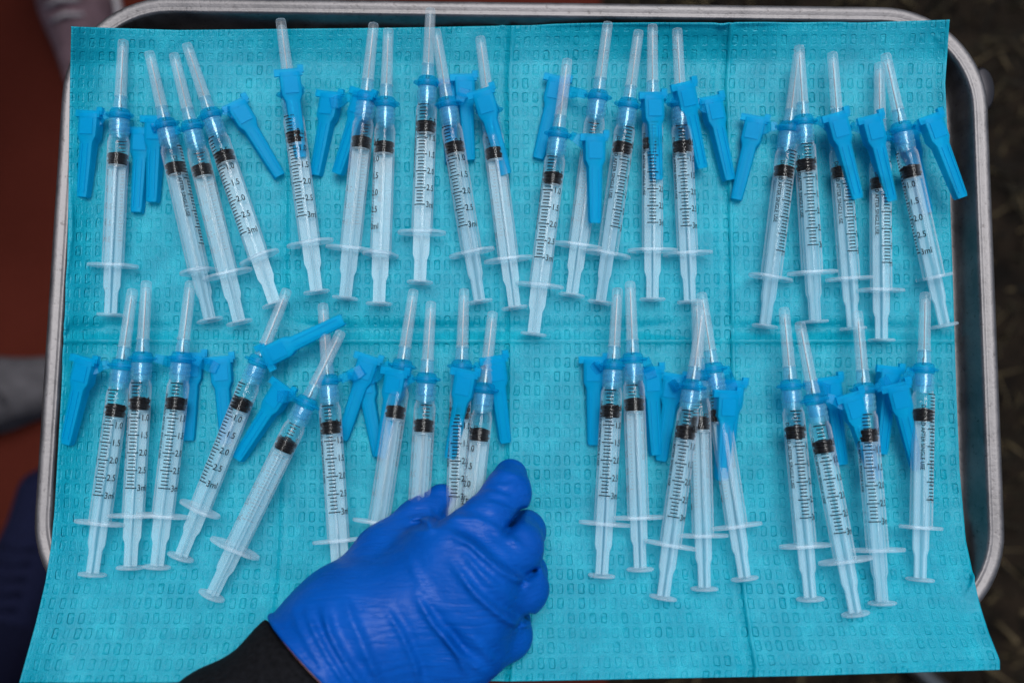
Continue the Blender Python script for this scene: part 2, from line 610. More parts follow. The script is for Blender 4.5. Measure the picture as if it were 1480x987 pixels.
tray = link_obj('tray', tray_me, label='shallow stainless steel tray with rounded corners and a rolled rim', cat='tray')
tray.location = (tcx, tcy, TRAY_Z)
tray.rotation_euler = (0, 0, tray_yaw)


def tube_vf(pts, r, n=12, cap=True):
    pts = [Vector(p) for p in pts]
    V, F = [], []
    up0 = Vector((0, 0, 1))
    for i, p in enumerate(pts):
        t = (pts[min(i + 1, len(pts) - 1)] - pts[max(i - 1, 0)]).normalized()
        u = up0.cross(t)
        if u.length < 0.1:
            u = Vector((1, 0, 0)).cross(t)
        u.normalize(); w = t.cross(u)
        rr = r[i] if isinstance(r, (list, tuple)) else r
        for k in range(n):
            a = 2 * math.pi * k / n
            V.append(p + (u * math.cos(a) + w * math.sin(a)) * rr)
    for i in range(len(pts) - 1):
        for k in range(n):
            k2 = (k + 1) % n
            F.append((i * n + k, i * n + k2, (i + 1) * n + k2, (i + 1) * n + k))
    if cap:
        F.append(tuple(range(n - 1, -1, -1)))
        F.append(tuple((len(pts) - 1) * n + k for k in range(n)))
    return V, F

stand = link_obj('tray_stand', None, label='steel stand carrying the tray, its frame lug showing past the right rim', cat='stand')
stand.location = (tcx, tcy, 0)
fr = [(x, y, TRAY_Z - 0.0075) for x, y in rrect(hx - 0.030, hy - 0.030, 0.035, 6)]
fr.append(fr[0])
o = link_obj('frame', recalc(mesh_from('frame', *tube_vf(fr, 0.0055, 10), M['stand_steel'])), stand)
legp = PW(1374, 1010, 0.03) - stand.location
post_x = 0.10
V, F = tube_vf([(post_x, 0.03, 0.06), (post_x, 0.03, TRAY_Z - 0.016)], 0.012, 14)
link_obj('post', recalc(mesh_from('post', V, F, M['stand_steel'])), stand)
V, F = tube_vf([(post_x, -(hy - 0.030), TRAY_Z - 0.0165), (post_x, hy - 0.030, TRAY_Z - 0.0165)], 0.006, 10)
link_obj('crossbar', recalc(mesh_from('crossbar', V, F, M['stand_steel'])), stand)
for b in (Vector((legp.x, legp.y, 0.045)), Vector((-0.30, -0.16, 0.045)), Vector((0.06, 0.30, 0.045))):
    a = Vector((post_x, 0.03, 0.055))
    lg = link_obj('base_leg', recalc(mesh_from('base_leg', *tube_vf([a, b], 0.011, 12), M['stand_steel'])), stand)
    V, F = lathe([(0.1, -9), (20, -8), (24, -4), (24, 4), (20, 8), (0.1, 9)], 20)
    c = link_obj('caster', recalc(mesh_from('caster', V, F, M['rubber'])), stand)
    c.location = (b.x, b.y, 0.025)
lug_c = P(1420, 130, 7) - stand.location
V, F = lathe([(0.1, -2.2), (4.9, -2.2), (5.7, -1.2), (6.0, 0), (5.7, 1.2), (4.9, 2.2), (0.1, 2.2)], 36, sz=2.0)
Vr = [(x, z, y) for x, y, z in V]
lug = link_obj('frame_lug', recalc(mesh_from('frame_lug', Vr, F, M['bracket'])), stand)
lug.location = lug_c

# ------------------------------------------------------------------ teal paper pad
PW_MM, PH_MM = 457.0, 345.0
vy = np.array([0.00, 0.10, 0.30, 0.49, 0.70, 0.80, 0.88, 0.95, 1.00])
py_c = np.array([37, 130, 317, 494, 690, 785, 862, 932, 984.0])
lx_y = np.array([37, 110, 250, 400, 560, 640, 740, 790, 840, 900, 985.0])
lx = np.array([104, 102, 99.5, 96.5, 89.5, 85, 79, 74, 66, 52, 28.0])
rx_y = np.array([30, 120, 250, 400, 560, 680, 780, 860, 920, 968.0])
rx = np.array([1373, 1366, 1372, 1377, 1382, 1387, 1396, 1413, 1429, 1445.0])
wr = [(rng.uniform(-1, 1), rng.uniform(-1, 1), rng.uniform(0, 6.28)) for _ in range(14)]


def pad_z(u, v):
    """height (mm) of the sheet over the tray floor at sheet coordinates u, v in 0..1"""
    z = np.full_like(u, 1.2)
    # quarter folds across and half fold along: panels belly up a little between the creases
    fu = (u * 4) % 1.0
    z += 2.2 * (np.sin(np.pi * fu) ** 0.8) * np.clip(v * 8, 0, 1)
    fv = (v / 0.49) % 1.0
    z += 0.9 * (np.sin(np.pi * np.clip(fv, 0, 1)) ** 0.7)
    # sharp ridge at the long fold with a shallow ditch above it
    dv = (v - 0.488) * PH_MM
    wob = 1.0 + 0.5 * np.sin(u * 9) * np.sin(u * 23 + 1)
    z += wob * (1.7 * np.exp(-np.abs(dv) / 1.6) - 1.8 * np.exp(-((dv + 6.0) / 3.6) ** 2))
    for c, a in ((0.5, 1.6), (0.75, 1.6), (0.25, 0.8)):
        du = (u - c) * PW_MM
        z += a * np.exp(-np.abs(du) / 1.1) + 0.9 * a * np.exp(-np.clip(du, 0, None) / 22.0) * (du > 0) - 0.5 * a * np.exp(-((du + 4.5) / 2.6) ** 2)
    for i, (a, b, ph) in enumerate(wr):
        fq = 10 + 4.0 * i
        z += (3.2 / (4 + i)) * 0.85 * np.sin(a * fq * u * 1.33 + b * fq * v + ph)
    # edges climb the tray walls
    z += 8.0 * np.clip((0.06 - v) / 0.06, 0, 1) ** 1.2
    z += 13.5 * np.clip((0.050 - u) / 0.050, 0, 1) ** 1.35 * (0.93 + 0.07 * np.sin(v * 11 + 1))
    z += 3.0 * np.clip((u - 0.985) / 0.015, 0, 1) ** 1.2 * (0.6 + 0.4 * np.sin(v * 13))
    rc = np.hypot((0.5 - np.abs(u - 0.5)) * PW_MM, v * PH_MM)
    z += 13 * np.clip(1 - rc / 110, 0, 1) ** 1.3
    # front edge runs up over the rim and stands off towards the reader
    t = np.clip((v - 0.75) / 0.25, 0, 1)
    z += 29 * t ** 1.2 + 1.6 * t * np.sin(u * 21 + 2)
    return np.maximum(z, 0.6)


def pad_point(u, v):
    py = np.interp(v, vy, py_c)
    # the long edges lie higher at the left than at the right towards the front
    l = np.interp(py, lx_y, lx); r = np.interp(py, rx_y, rx)
    ex = np.clip((v - 0.90) / 0.10, 0, 1)
    py2 = py + ex * (np.interp(u, [0, .15, .3, .5, .8, 1], [2, 2, -6, 0, -8, -17])) + np.clip((0.08 - v) / 0.08, 0, 1) * np.interp(u, [0, .12, .35, .6, .9, 1], [2, 7, 4, -2, -4, -8])
    px = l + (r - l) * u
    return px, py2, pad_z(u, v)

NU, NV = 470, 350
uu, vv = np.meshgrid(np.linspace(0, 1, NU + 1), np.linspace(0, 1, NV + 1))
px, py, pz = pad_point(uu, vv)
Rm = np.array(CAM_M.to_3x3()); O = np.array(CAM_M.translation)
D = np.stack([(px - 740.0) / FPX, -(py - 493.5) / FPX, -np.ones_like(px)], -1) @ Rm.T


def tray_top(x, y):
    """height (mm) of the tray surface at world x, y; -1 outside it"""
    c, s_ = math.cos(-tray_yaw), math.sin(-tray_yaw)
    lx_, ly_ = x - tcx, y - tcy
    qx, qy = np.abs(c * lx_ - s_ * ly_) - (hx - CORNER), np.abs(s_ * lx_ + c * ly_) - (hy - CORNER)
    dist = np.hypot(np.maximum(qx, 0), np.maximum(qy, 0)) + np.minimum(np.maximum(qx, qy), 0) - CORNER
    ins = -dist / MM
    pd = np.array([p[0] for p in prof[2:]]); pz_ = np.array([p[1] for p in prof[2:]])
    # crest first, so the sheet spans from the rim's high line instead of dipping behind it
    return np.where(ins < -0.5, -1, np.interp(ins, pd, np.maximum.accumulate(pz_[::-1])[::-1]))


def box_blur(A, k):
    for ax_ in (0, 1):
        pad_ = [(0, 0), (0, 0)]; pad_[ax_] = (k, k)
        B = np.pad(A, pad_, mode='edge')
        A = sum(np.take(B, np.arange(j, j + A.shape[ax_]), axis=ax_) for j in range(2 * k + 1)) / (2 * k + 1)
    return A

for _ in range(4):
    t = (TRAY_Z + pz * MM - O[2]) / D[..., 2]
    PADW = O + D * t[..., None]
    need = tray_top(PADW[..., 0], PADW[..., 1]) + 0.9
    lift = np.maximum(need - pz, 0)
    soft = np.maximum(lift, box_blur(lift, 22))
    soft = np.maximum(lift, box_blur(soft, 14))
    pz = pz + np.maximum(lift, box_blur(soft, 6))
t = (TRAY_Z + pz * MM - O[2]) / D[..., 2]
PADW = O + D * t[..., None]
pad_o = PADW[NV // 2, NU // 2].copy(); pad_o[2] = TRAY_Z
Vp = (PADW - pad_o).reshape(-1, 3)
idx = np.arange((NU + 1) * (NV + 1)).reshape(NV + 1, NU + 1)
Fq = np.stack([idx[1:, :-1], idx[1:, 1:], idx[:-1, 1:], idx[:-1, :-1]], -1).reshape(-1, 4)
pad_me = mesh_from('paper_pad', Vp.tolist(), Fq.tolist(), M['pad'])
uvl = pad_me.uv_layers.new(name='UVMap')
uvs = np.stack([uu * PW_MM, (1 - vv) * PH_MM], -1).reshape(-1, 2)
li = np.zeros(len(pad_me.loops), int); pad_me.loops.foreach_get('vertex_index', li)
uvl.data.foreach_set('uv', uvs[li].ravel())
pad = link_obj('paper_pad', pad_me, label='teal embossed paper pad with fold creases lining the steel tray', cat='paper pad')
pad.location = pad_o
sol = pad.modifiers.new('thickness', 'SOLIDIFY'); sol.thickness = 0.0006; sol.offset = -1


def pad_height(px_, py_):
    v = np.interp(py_, py_c, vy)
    l = np.interp(py_, lx_y, lx); r = np.interp(py_, rx_y, rx)
    u = np.clip((px_ - l) / (r - l), 0, 1)
    return float(pz[int(round(v * NV)), int(round(u * NU))])

# ------------------------------------------------------------------ syringe part meshes (shared)
AX = 7.9      # axis height over the lowest point of the flange, mm
OD, ID = 5.35, 5.08


def shift(vf, dz=AX * MM):
    v, f = vf
    return [(x, y, z + dz) for x, y, z in v], f

SY = {}
bar = [(OD, 1.0), (OD, 63.6), (OD - 0.25, 65.2), (OD - 0.9, 66.4), (OD - 0.6, 67.0), (4.3, 67.0), (4.3, 66.2), (ID - 0.6, 65.4), (ID, 63.6), (ID, 1.0)]
SY['barrel'] = recalc(mesh_from('barrel', *lathe(bar, 36, closed=True), M['barrel'], sharp=60))


def flange_vf():
    n = 48
    ring = []
    for k in range(n):
        a = 2 * math.pi * k / n
        x, z = 12.6 * math.cos(a), 8.6 * math.sin(a)
        z = max(-7.4, min(7.4, z))
        ring.append((x, z))
    prof_ = [(-1.0, 0.0), (-0.15, 0.0), (0.0, 0.35), (0.0, 1.15), (-0.15, 1.5), (-1.0, 1.5)]
    V, F = [], []
    for d, s in prof_:
        for x, z in ring:
            L = math.hypot(x, z)
            V.append((x * (1 + d / L) * MM, s * MM, z * (1 + d / L) * MM))
    m = len(prof_)
    for s in (0.0, 1.5):
        for k in range(n):
            a = 2 * math.pi * k / n
            V.append(((ID) * math.cos(a) * MM, s * MM, ID * math.sin(a) * MM))
    for i in range(m - 1):
        for k in range(n):
            k2 = (k + 1) % n
            F.append((i * n + k, i * n + k2, (i + 1) * n + k2, (i + 1) * n + k))
    for k in range(n):
        k2 = (k + 1) % n
        F.append((k, m * n + k, m * n + k2, k2))
        F.append(((m - 1) * n + k, (m - 1) * n + k2, (m + 1) * n + k2, (m + 1) * n + k))
        F.append((m * n + k, (m + 1) * n + k, (m + 1) * n + k2, m * n + k2))
    return V, F
SY['finger_flange'] = recalc(mesh_from('finger_flange', *flange_vf(), M['flange'], sharp=50))


def rod_vf():
    """four-ribbed plunger rod, wide inside the barrel and stepping in before the thumb rest"""
    st = [(-23.2, 3.1), (-12.5, 3.15), (-9.5, 4.15), (-2, 4.2), (30, 4.25), (51.2, 4.25)]
    th = 0.55
    V, F = [], []
    for s, w in st:
        c = [(th, w), (-th, w), (-th, th), (-w, th), (-w, -th), (-th, -th), (-th, -w), (th, -w), (th, -th), (w, -th), (w, th), (th, th)]
        V += [(x * MM, s * MM, z * MM) for x, z in c]
    n = 12
    for i in range(len(st) - 1):
        for k in range(n):
            k2 = (k + 1) % n
            F.append((i * n + k, i * n + k2, (i + 1) * n + k2, (i + 1) * n + k))
    F.append(tuple(range(n - 1, -1, -1)))
    F.append(tuple((len(st) - 1) * n + k for k in range(n)))
    d1 = lathe([(4.3, 50.9), (4.5, 51.3), (4.5, 52.1), (2.0, 52.3)], 24)
    d2 = lathe([(4.2, -2.2), (4.4, -1.9), (4.4, -1.2), (4.2, -1.0)], 24)
    return merge((V, F), d1)
SY['plunger_rod'] = recalc(mesh_from('plunger_rod', *rod_vf(), M['plunger'], sharp=30))
SY['thumb_rest'] = recalc(mesh_from('thumb_rest', *lathe([(0.0, -24.7), (5.9, -24.7), (6.5, -24.4), (6.6, -24.0), (6.5, -23.5), (5.9, -23.2), (0.0, -23.2)], 36), M['flange'], sharp=60))
SY['stopper'] = recalc(mesh_from('stopper', *lathe([(2.5, 51.2), (4.4, 51.3), (4.55, 51.7), (4.55, 52.6), (5.0, 52.8), (5.05, 53.2), (5.0, 53.7), (4.5, 54.0), (4.4, 54.8), (4.45, 55.5), (5.0, 55.7), (5.06, 56.2), (5.06, 57.0), (4.9, 57.5), (4.5, 57.8), (2.2, 58.6), (0, 58.9)], 36, squeeze=(58.9, 0.86)), M['rubber'], sharp=60))
SY['liquid'] = recalc(mesh_from('liquid', *lathe([(0, 59.0), (2.3, 58.7), (4.6, 57.9), (4.98, 57.7), (4.98, 63.4), (4.3, 65.2), (1.2, 66.0), (0, 66.2)], 28), M['liquid']))


def luer_vf():
    outer = lathe([(4.75, 67.0), (4.85, 67.4), (4.85, 75.0), (4.7, 75.4), (4.2, 75.4), (4.15, 75.0), (4.15, 67.0)], 32, closed=True)
    tip = lathe([(2.6, 66.0), (2.05, 74.5), (1.2, 74.5), (1.2, 66.0)], 20, closed=True)
    # raised two-start thread on the collar
    V, F = [], []
    for st in (0, math.pi):
        b = len(V)
        N_ = 60
        for i in range(N_ + 1):
            t_ = i / N_
            a = st + t_ * 2 * math.pi * 1.25
            s = 68.0 + t_ * 6.4
            for rr, ds in ((4.83, -0.55), (5.15, -0.18), (5.15, 0.18), (4.83, 0.55)):
                V.append((rr * math.sin(a) * MM, (s + ds) * MM, rr * math.cos(a) * MM))
        for i in range(N_):
            for k in range(3):
                q = b + i * 4 + k
                F.append((q, q + 1, q + 5, q + 4))
    return merge(outer, tip, (V, F))
SY['luer_lock'] = recalc(mesh_from('luer_lock', *luer_vf(), M['luer'], sharp=60))


def hub_vf():
    body = lathe([(2.9, 69.5), (3.6, 70.0), (3.9, 75.4), (4.9, 75.7), (5.1, 76.6), (5.0, 79.6), (4.4, 80.6), (3.0, 81.0), (1.0, 81.2)], 28)
    ears = lathe([(1.0, 76.9), (6.6, 77.0), (7.2, 77.4), (7.3, 77.8), (7.1, 78.2), (6.2, 78.6), (1.0, 79.0)], 32, sz=0.66)
    return merge(body, ears)
SY['needle_hub'] = recalc(mesh_from('needle_hub', *hub_vf(), M['hub'], sharp=50))
SY['cap_skirt'] = recalc(mesh_from('cap_skirt', *lathe([(2.9, 80.6), (3.35, 80.7), (3.2, 84.0), (2.75, 87.4), (2.4, 87.4), (2.75, 84.0), (2.9, 81.0)], 26, closed=True), M['skirt'], sharp=60))
SY['needle'] = recalc(mesh_from('needle', *lathe([(0.0, 80.0), (0.85, 80.2), (0.80, 83.2), (0.30, 84.2), (0.27, 110.5), (0.0, 112.5)], 10), M['needle'], sharp=60))
cap = [(2.75, 86.9), (3.2, 87.0), (3.28, 87.4), (3.1, 87.8), (2.88, 88.2), (2.62, 112.0), (2.55, 115.2), (2.2, 116.2), (1.2, 116.6), (0.0, 116.6), (0.0, 113.2), (1.6, 113.0), (1.95, 111.8), (2.3, 88.4), (2.35, 87.2)]
SY['needle_cap'] = recalc(mesh_from('needle_cap', *lathe(cap, 28), M['cap'], sharp=60))

# print on the barrel: graduations, figures, warning line
RP = OD + 0.05


def wrap(arc, s):
    a = arc / RP
    return (RP * math.sin(a) * MM, s * MM, RP * math.cos(a) * MM)


def s_ml(v):
    return 65.3 - 17.0 * v


def tick_vf():
    V, F = [], []
    for i in range(31):
        v_ = i / 10
        w = 3.0 if i % 5 == 0 else 1.75
        th = 0.25
        b = len(V)
        for k in range(9):
            a = -w + 2 * w * k / 8
            V.append(wrap(a, s_ml(v_) - th)); V.append(wrap(a, s_ml(v_) + th))
        for k in range(8):
            q = b + 2 * k
            F.append((q, q + 2, q + 3, q + 1))
    return V, F
SY['graduations'] = mesh_from('graduations', *tick_vf(), M['ink'])


def text_vf(txt, size, fn, sxf=1.0, bold=1.25):
    cu = bpy.data.curves.new('t', 'FONT')
    cu.body = txt
    cu.size = size
    cu.align_x = 'LEFT'
    cu.align_y = 'CENTER'
    cu.resolution_u = 3
    cu.offset = 0.035 * size ** 0.0 * bold
    o = bpy.data.objects.new('t', cu)
    COL.objects.link(o)
    bpy.context.view_layer.update()
    me = bpy.data.meshes.new_from_object(o)
    bm = bmesh.new(); bm.from_mesh(me)
    bmesh.ops.triangulate(bm, faces=bm.faces)
    V = [fn(v.co.x * sxf, v.co.y) for v in bm.verts]
    F = [tuple(v.index for v in f.verts) for f in bm.faces]
    bm.free()
    COL.objects.unlink(o)
    bpy.data.objects.remove(o); bpy.data.curves.remove(cu); bpy.data.meshes.remove(me)
    return V, F

figs = []
for v_, tx in ((0.5, '0.5'), (1.0, '1.0'), (1.5, '1.5'), (2.0, '2.0'), (2.5, '2.5'), (3.0, '3ml')):
    figs.append(text_vf(tx, 4.3, lambda x, y, s0=s_ml(v_): wrap(3.25 + x, s0 + y), 0.88))
SY['figures'] = mesh_from('figures', *merge(*figs), M['ink'])
SY['warning_line'] = mesh_from('warning_line', *text_vf('DISCARD AFTER SINGLE USE', 2.7, lambda x, y: wrap(-5.2 + y, 60.0 - x), 0.92), M['ink'])

# safety shield: hinged blue trough, origin at the hinge end, +x towards its tip, back of the trough upwards
def shield_vf():
    st = [(0.0, 5.0, 5.6), (1.2, 5.3, 6.2), (11.2, 5.2, 6.2), (13.2, 4.4, 5.9), (14.6, 3.75, 5.6), (27, 3.45, 5.0), (41.2, 3.05, 4.4), (42.6, 2.7, 3.8)]
    V, F = [], []
    w_ = 0.75
    for x, w, h in st:
        c = [(-w, -h), (-w, -1.0), (-w + 0.3, -0.35), (-w + 1.0, 0), (w - 1.0, 0), (w - 0.3, -0.35), (w, -1.0), (w, -h), (w - w_, -h), (w - w_, -1.3), (w - 1.3, -0.8), (-w + 1.3, -0.8), (-w + w_, -1.3), (-w + w_, -h)]
        V += [(x * MM, y * MM, z * MM) for y, z in c]
    n = 14
    for i in range(len(st) - 1):
        for k in range(n):
            k2 = (k + 1) % n
            F.append((i * n + k, i * n + k2, (i + 1) * n + k2, (i + 1) * n + k))
    # end wall at the hinge and at the tip
    for i, flip in ((0, True), (len(st) - 1, False)):
        b = i * n
        q = [(b + 13, b + 12, b + 1, b + 0), (b + 12, b + 11, b + 3, b + 2, b + 1), (b + 11, b + 10, b + 4, b + 3), (b + 10, b + 9, b + 6, b + 5, b + 4), (b + 9, b + 8, b + 7, b + 6)]
        F += q
    e1 = box_vf(-1.6 * MM, 1.9 * MM, -7.6 * MM, 6.4 * MM, -2.7 * MM, -0.4 * MM)
    e2 = box_vf(-3.4 * MM, 0.4 * MM, 4.2 * MM, 7.2 * MM, -3.4 * MM, -0.9 * MM)
    rid = [box_vf(15.5 * MM, 40 * MM, y0 * MM, (y0 + 0.45) * MM, -0.05 * MM, 0.38 * MM) for y0 in (-1.75, 1.30)]
    step = box_vf(2.6 * MM, 10.6 * MM, -3.4 * MM, 3.4 * MM, -0.05 * MM, 0.42 * MM)
    return merge((V, F), e1, e2, step, *rid)
SY['safety_shield'] = recalc(mesh_from('safety_shield', *shield_vf(), M['shield'], sharp=35))
bm = bmesh.new(); bm.from_mesh(SY['safety_shield'])
bm.free()


def hinge_vf(a, b, up):
    """folded living-hinge strap from the hub ear to the shield head (points in syringe space)"""
    a, b = Vector(a), Vector(b)
    d = b - a
    L = max(d.length, 0.004)
    d.normalize()
    side = up.cross(d).normalized()
    zz = d.cross(side).normalized()
    V, F = [], []
    pr = [(0.0, 0.0, 2.1), (0.22, 0.9, 2.3), (0.45, -0.8, 3.0), (0.62, -0.6, 3.2), (0.8, 0.9, 2.6), (1.0, 0.0, 2.9)]
    for t_, h, w in pr:
        for sg, hh in ((-1, -0.45), (1, -0.45), (1, 0.45), (-1, 0.45)):
            V.append(a + d * (t_ * L) + side * (sg * w * MM) + zz * ((h + hh) * MM))
    for i in range(len(pr) - 1):
        for k in range(4):
            k2 = (k + 1) % 4
            F.append((i * 4 + k, i * 4 + k2, i * 4 + 4 + k2, i * 4 + 4 + k))
    F.append((3, 2, 1, 0)); e = (len(pr) - 1) * 4
    F.append((e, e + 1, e + 2, e + 3))
    return V, F

# ------------------------------------------------------------------ the 39 syringes
S_TIP, S_THUMB = 116.6, -24.7
GROUP_A = 'capped syringes in the upper row'
GROUP_B = 'capped syringes in the lower row'
# cap tip px, second reference px and its place along the syringe (mm from the flange), roll of the print,
# lift (mm), plunger roll, shield hinge end px, shield tip px, shield heights (hinge, tip) mm, label
TB = S_THUMB
ROWS = [
 ((178, 65), (160, 449, TB), 182, 0, 4, (126, 169), (117, 279), (10, 6), 'blank faced capped syringe lying apart at the left end of the upper row'),
 ((220, 95), (299, 443, TB), 80, 0, 40, (222, 172), (218, 291), (12, 7), 'capped syringe with small warning print at its right side and its flange turned edge up'),
 ((255, 94), (342, 450, TB), 186, 2.5, 20, (203, 190), (196, 304), (7, 5), 'blank faced capped syringe lying over the one with its flange turned edge up'),
 ((275, 80), (392, 424, TB), -40, 1, 10, (346, 157), (400, 246), (12, 6), 'tilted syringe with full 1.0 to 3ml figures, blue shield spread to its right'),
 ((407, 40), (456, 411, TB), -20, 0, 12, (420, 118), (433, 213), (23, 17), 'capped syringe lying alone with its blue shield straight down over its own stopper'),
 ((539, 45), (500, 420, TB), 178, 0, 15, (474, 142), (455, 246), (9, 6), 'blank faced syringe with its neck under the shield of the half figured one beside it'),
 ((561, 53), (548, 429, TB), -102, 0, 8, (520, 143), (488, 242), (19, 11), 'upright syringe with half figures along its left edge, touching a blank one at its left'),
 ((622, 19), (607, 402, TB), -14, 0, 6, (652, 128), (652, 226), (7, 5), 'capped syringe whose cap tip crosses the tray wall, highest of all in the upper row'),
 ((630, 46), (693, 434, TB), -30, 1, 30, (672, 116), (679, 226), (11, 6), 'tilted syringe whose cap crosses the cap that reaches the tray wall'),
 ((695, 63), (743, 437, TB), 188, 0, 10, (698, 139), (729, 246), (23, 15), 'blank faced syringe half hidden by its slanting blue shield, just left of the central fold'),
 ((819, 95), (772, 475, TB), -22, 3, 2, (861, 198), (861, 322), (24, 17), 'syringe just right of the central fold with readable figures, lowest of the upper row'),
 ((877, 45), (828, 414, TB), 182, 0, 8, (806, 116), (778, 226), (9, 5), 'syringe mostly hidden under a neighbouring shield, only a sliver of its plunger showing'),
 ((922, 53), (869, 430, TB), 22, 0, 42, (946, 139), (951, 258), (22, 17), 'tilted syringe with AFTER SINGLE USE up its left side, beside the half hidden one'),
 ((943, 45), (943, 425, TB), -6, 0, 5, (992, 126), (1016, 240), (22, 12), 'upright syringe with a blue shield over its upper right side, figures showing below it'),
 ((979, 50), (997, 430, TB), -12, 0, 8, (1032, 146), (1056, 256), (11, 6), 'ticked syringe with its neck under a shield, last before the gap in the upper row'),
 ((1153, 84), (1106, 467, TB), 28, 0, 42, (1092, 172), (1064, 287), (11, 6), 'left leaning syringe whose cap hides behind the next cap, its shield spread left'),
 ((1155, 73), (1178, 460, TB), -3, 2, 44, (1211, 168), (1241, 286), (23, 16), 'syringe whose cap lies over the cap of the left leaning one, ticks facing up'),
 ((1204, 91), (1232, 460, TB), 13, 0, 8, (1262, 172), (1290, 289), (23, 16), 'syringe with D AFTER SINGLE USE down its middle, centre of the right upper cluster'),
 ((1271, 105), (1274, 478, TB), 16, 0, 0, (1316, 192), (1343, 306), (8, 5), 'syringe with its plunger end lowest of the right upper cluster, stopper partly under a shield'),
 ((1282, 90), (1363, 460, TB), -99, 2, 15, (1350, 171), (1392, 283), (24, 20), 'tilted syringe with figures along its left side, blue shield jutting over the steel wall'),
 # lower row
 ((190, 430), (135, 819, TB), -10, 0, 0, (118, 527), (94, 635), (11, 6), 'syringe leaning left with 1.0 to 3m figures, leftmost of the lower row'),
 ((211, 420), (189, 807, TB), -4, 0, 12, (277, 518), (272, 632), (7, 5), 'upright syringe with its flange tucked between two others, second in the lower row'),
 ((274, 420), (228, 807, TB), 8, 1.5, 12, (318, 527), (326, 634), (8, 5), 'syringe with dark warning line at its left edge, third from left in lower row'),
 ((413, 424), (263, 800, TB), -36, 0, 10, (388, 514), (491, 464), (19, 23), 'steeply slanted syringe with clear figures, its blue shield swung up to the right'),
 ((487, 492), (312, 848, TB), 196, 4, 20, (402, 566), (345, 656), (13, 8), 'most slanted syringe, blank faced, lying alone with a thin stem and a wide oval flange'),
 ((467, 446), (489, 775, 0), -2, 0, 2, (531, 523), (496, 630), (11, 7), 'syringe with its thumb end under the glove edge and its cap crossed by a shield'),
 ((597, 425), (548, 750, 0), 184, 0, 35, (524, 542), (546, 656), (7, 5), 'blank faced syringe with its oval flange touching the glove edge'),
 ((623, 438), (613, 605, 57.5), 176, 0, 30, (570, 541), (549, 658), (21, 14), 'blank faced syringe running straight down under the gloved thumb'),
 ((671, 416), (665, 590, 57.5), -14, 0, 5, (716, 523), (731, 637), (20, 9), 'syringe with ticks and figures pinched beside the gloved thumb tip'),
 ((712, 453), (694, 619, 57.5), -100, 1, 8, (672, 541), (650, 661), (24, 16), 'syringe under the gloved fingertip with half figures along its left edge'),
 ((892, 427), (870, 822, TB), -14, 0, 10, (858, 523), (857, 640), (11, 6), 'syringe with 1.0 to 3m figures, first in the lower row beyond the gloved hand'),
 ((911, 417), (925, 814, TB), 184, 1.5, 12, (942, 528), (950, 664), (11, 6), 'blank faced syringe with a bright cap, second in the lower row beyond the gloved hand'),
 ((1014, 458), (960, 851, TB), -14, 3, 14, (972, 552), (956, 658), (9, 5), 'left leaning syringe lying on top in the three crossed caps, 1.0 to 3m figures'),
 ((1007, 441), (1018, 842, TB), 190, 0, 14, (1054, 576), (1046, 688), (24, 18), 'blank faced syringe in the middle of the three whose caps cross'),
 ((1015, 432), (1075, 827, TB), 188, -0.3, 12, (1062, 562), (1052, 668), (9, 6), 'right leaning blank syringe with its stopper nearly hidden under a hanging shield'),
 ((1134, 458), (1170, 852, TB), 0, 0, 10, (1203, 552), (1219, 668), (10, 6), 'right leaning syringe with warning letters at its left, first of four at lower right'),
 ((1158, 478), (1234, 874, TB), -18, 2, 12, (1233, 577), (1267, 689), (24, 18), 'tilted syringe with 1.0 to 3m figures, its thumb rest lowest on the pad'),
 ((1240, 462), (1274, 860, TB), -22, 0, 40, (1289, 541), (1277, 649), (11, 6), 'syringe crossed by two blue shields with 2.0, 2.5 and 3m figures below them'),
 ((1337, 434), (1330, 827, TB), 34, 0, 10, (1297, 556), (1328, 682), (21, 13), 'upright syringe at the right end of the lower row with ticks along its right edge'),
]
PITCH_Z = {TB: 0}
first = True
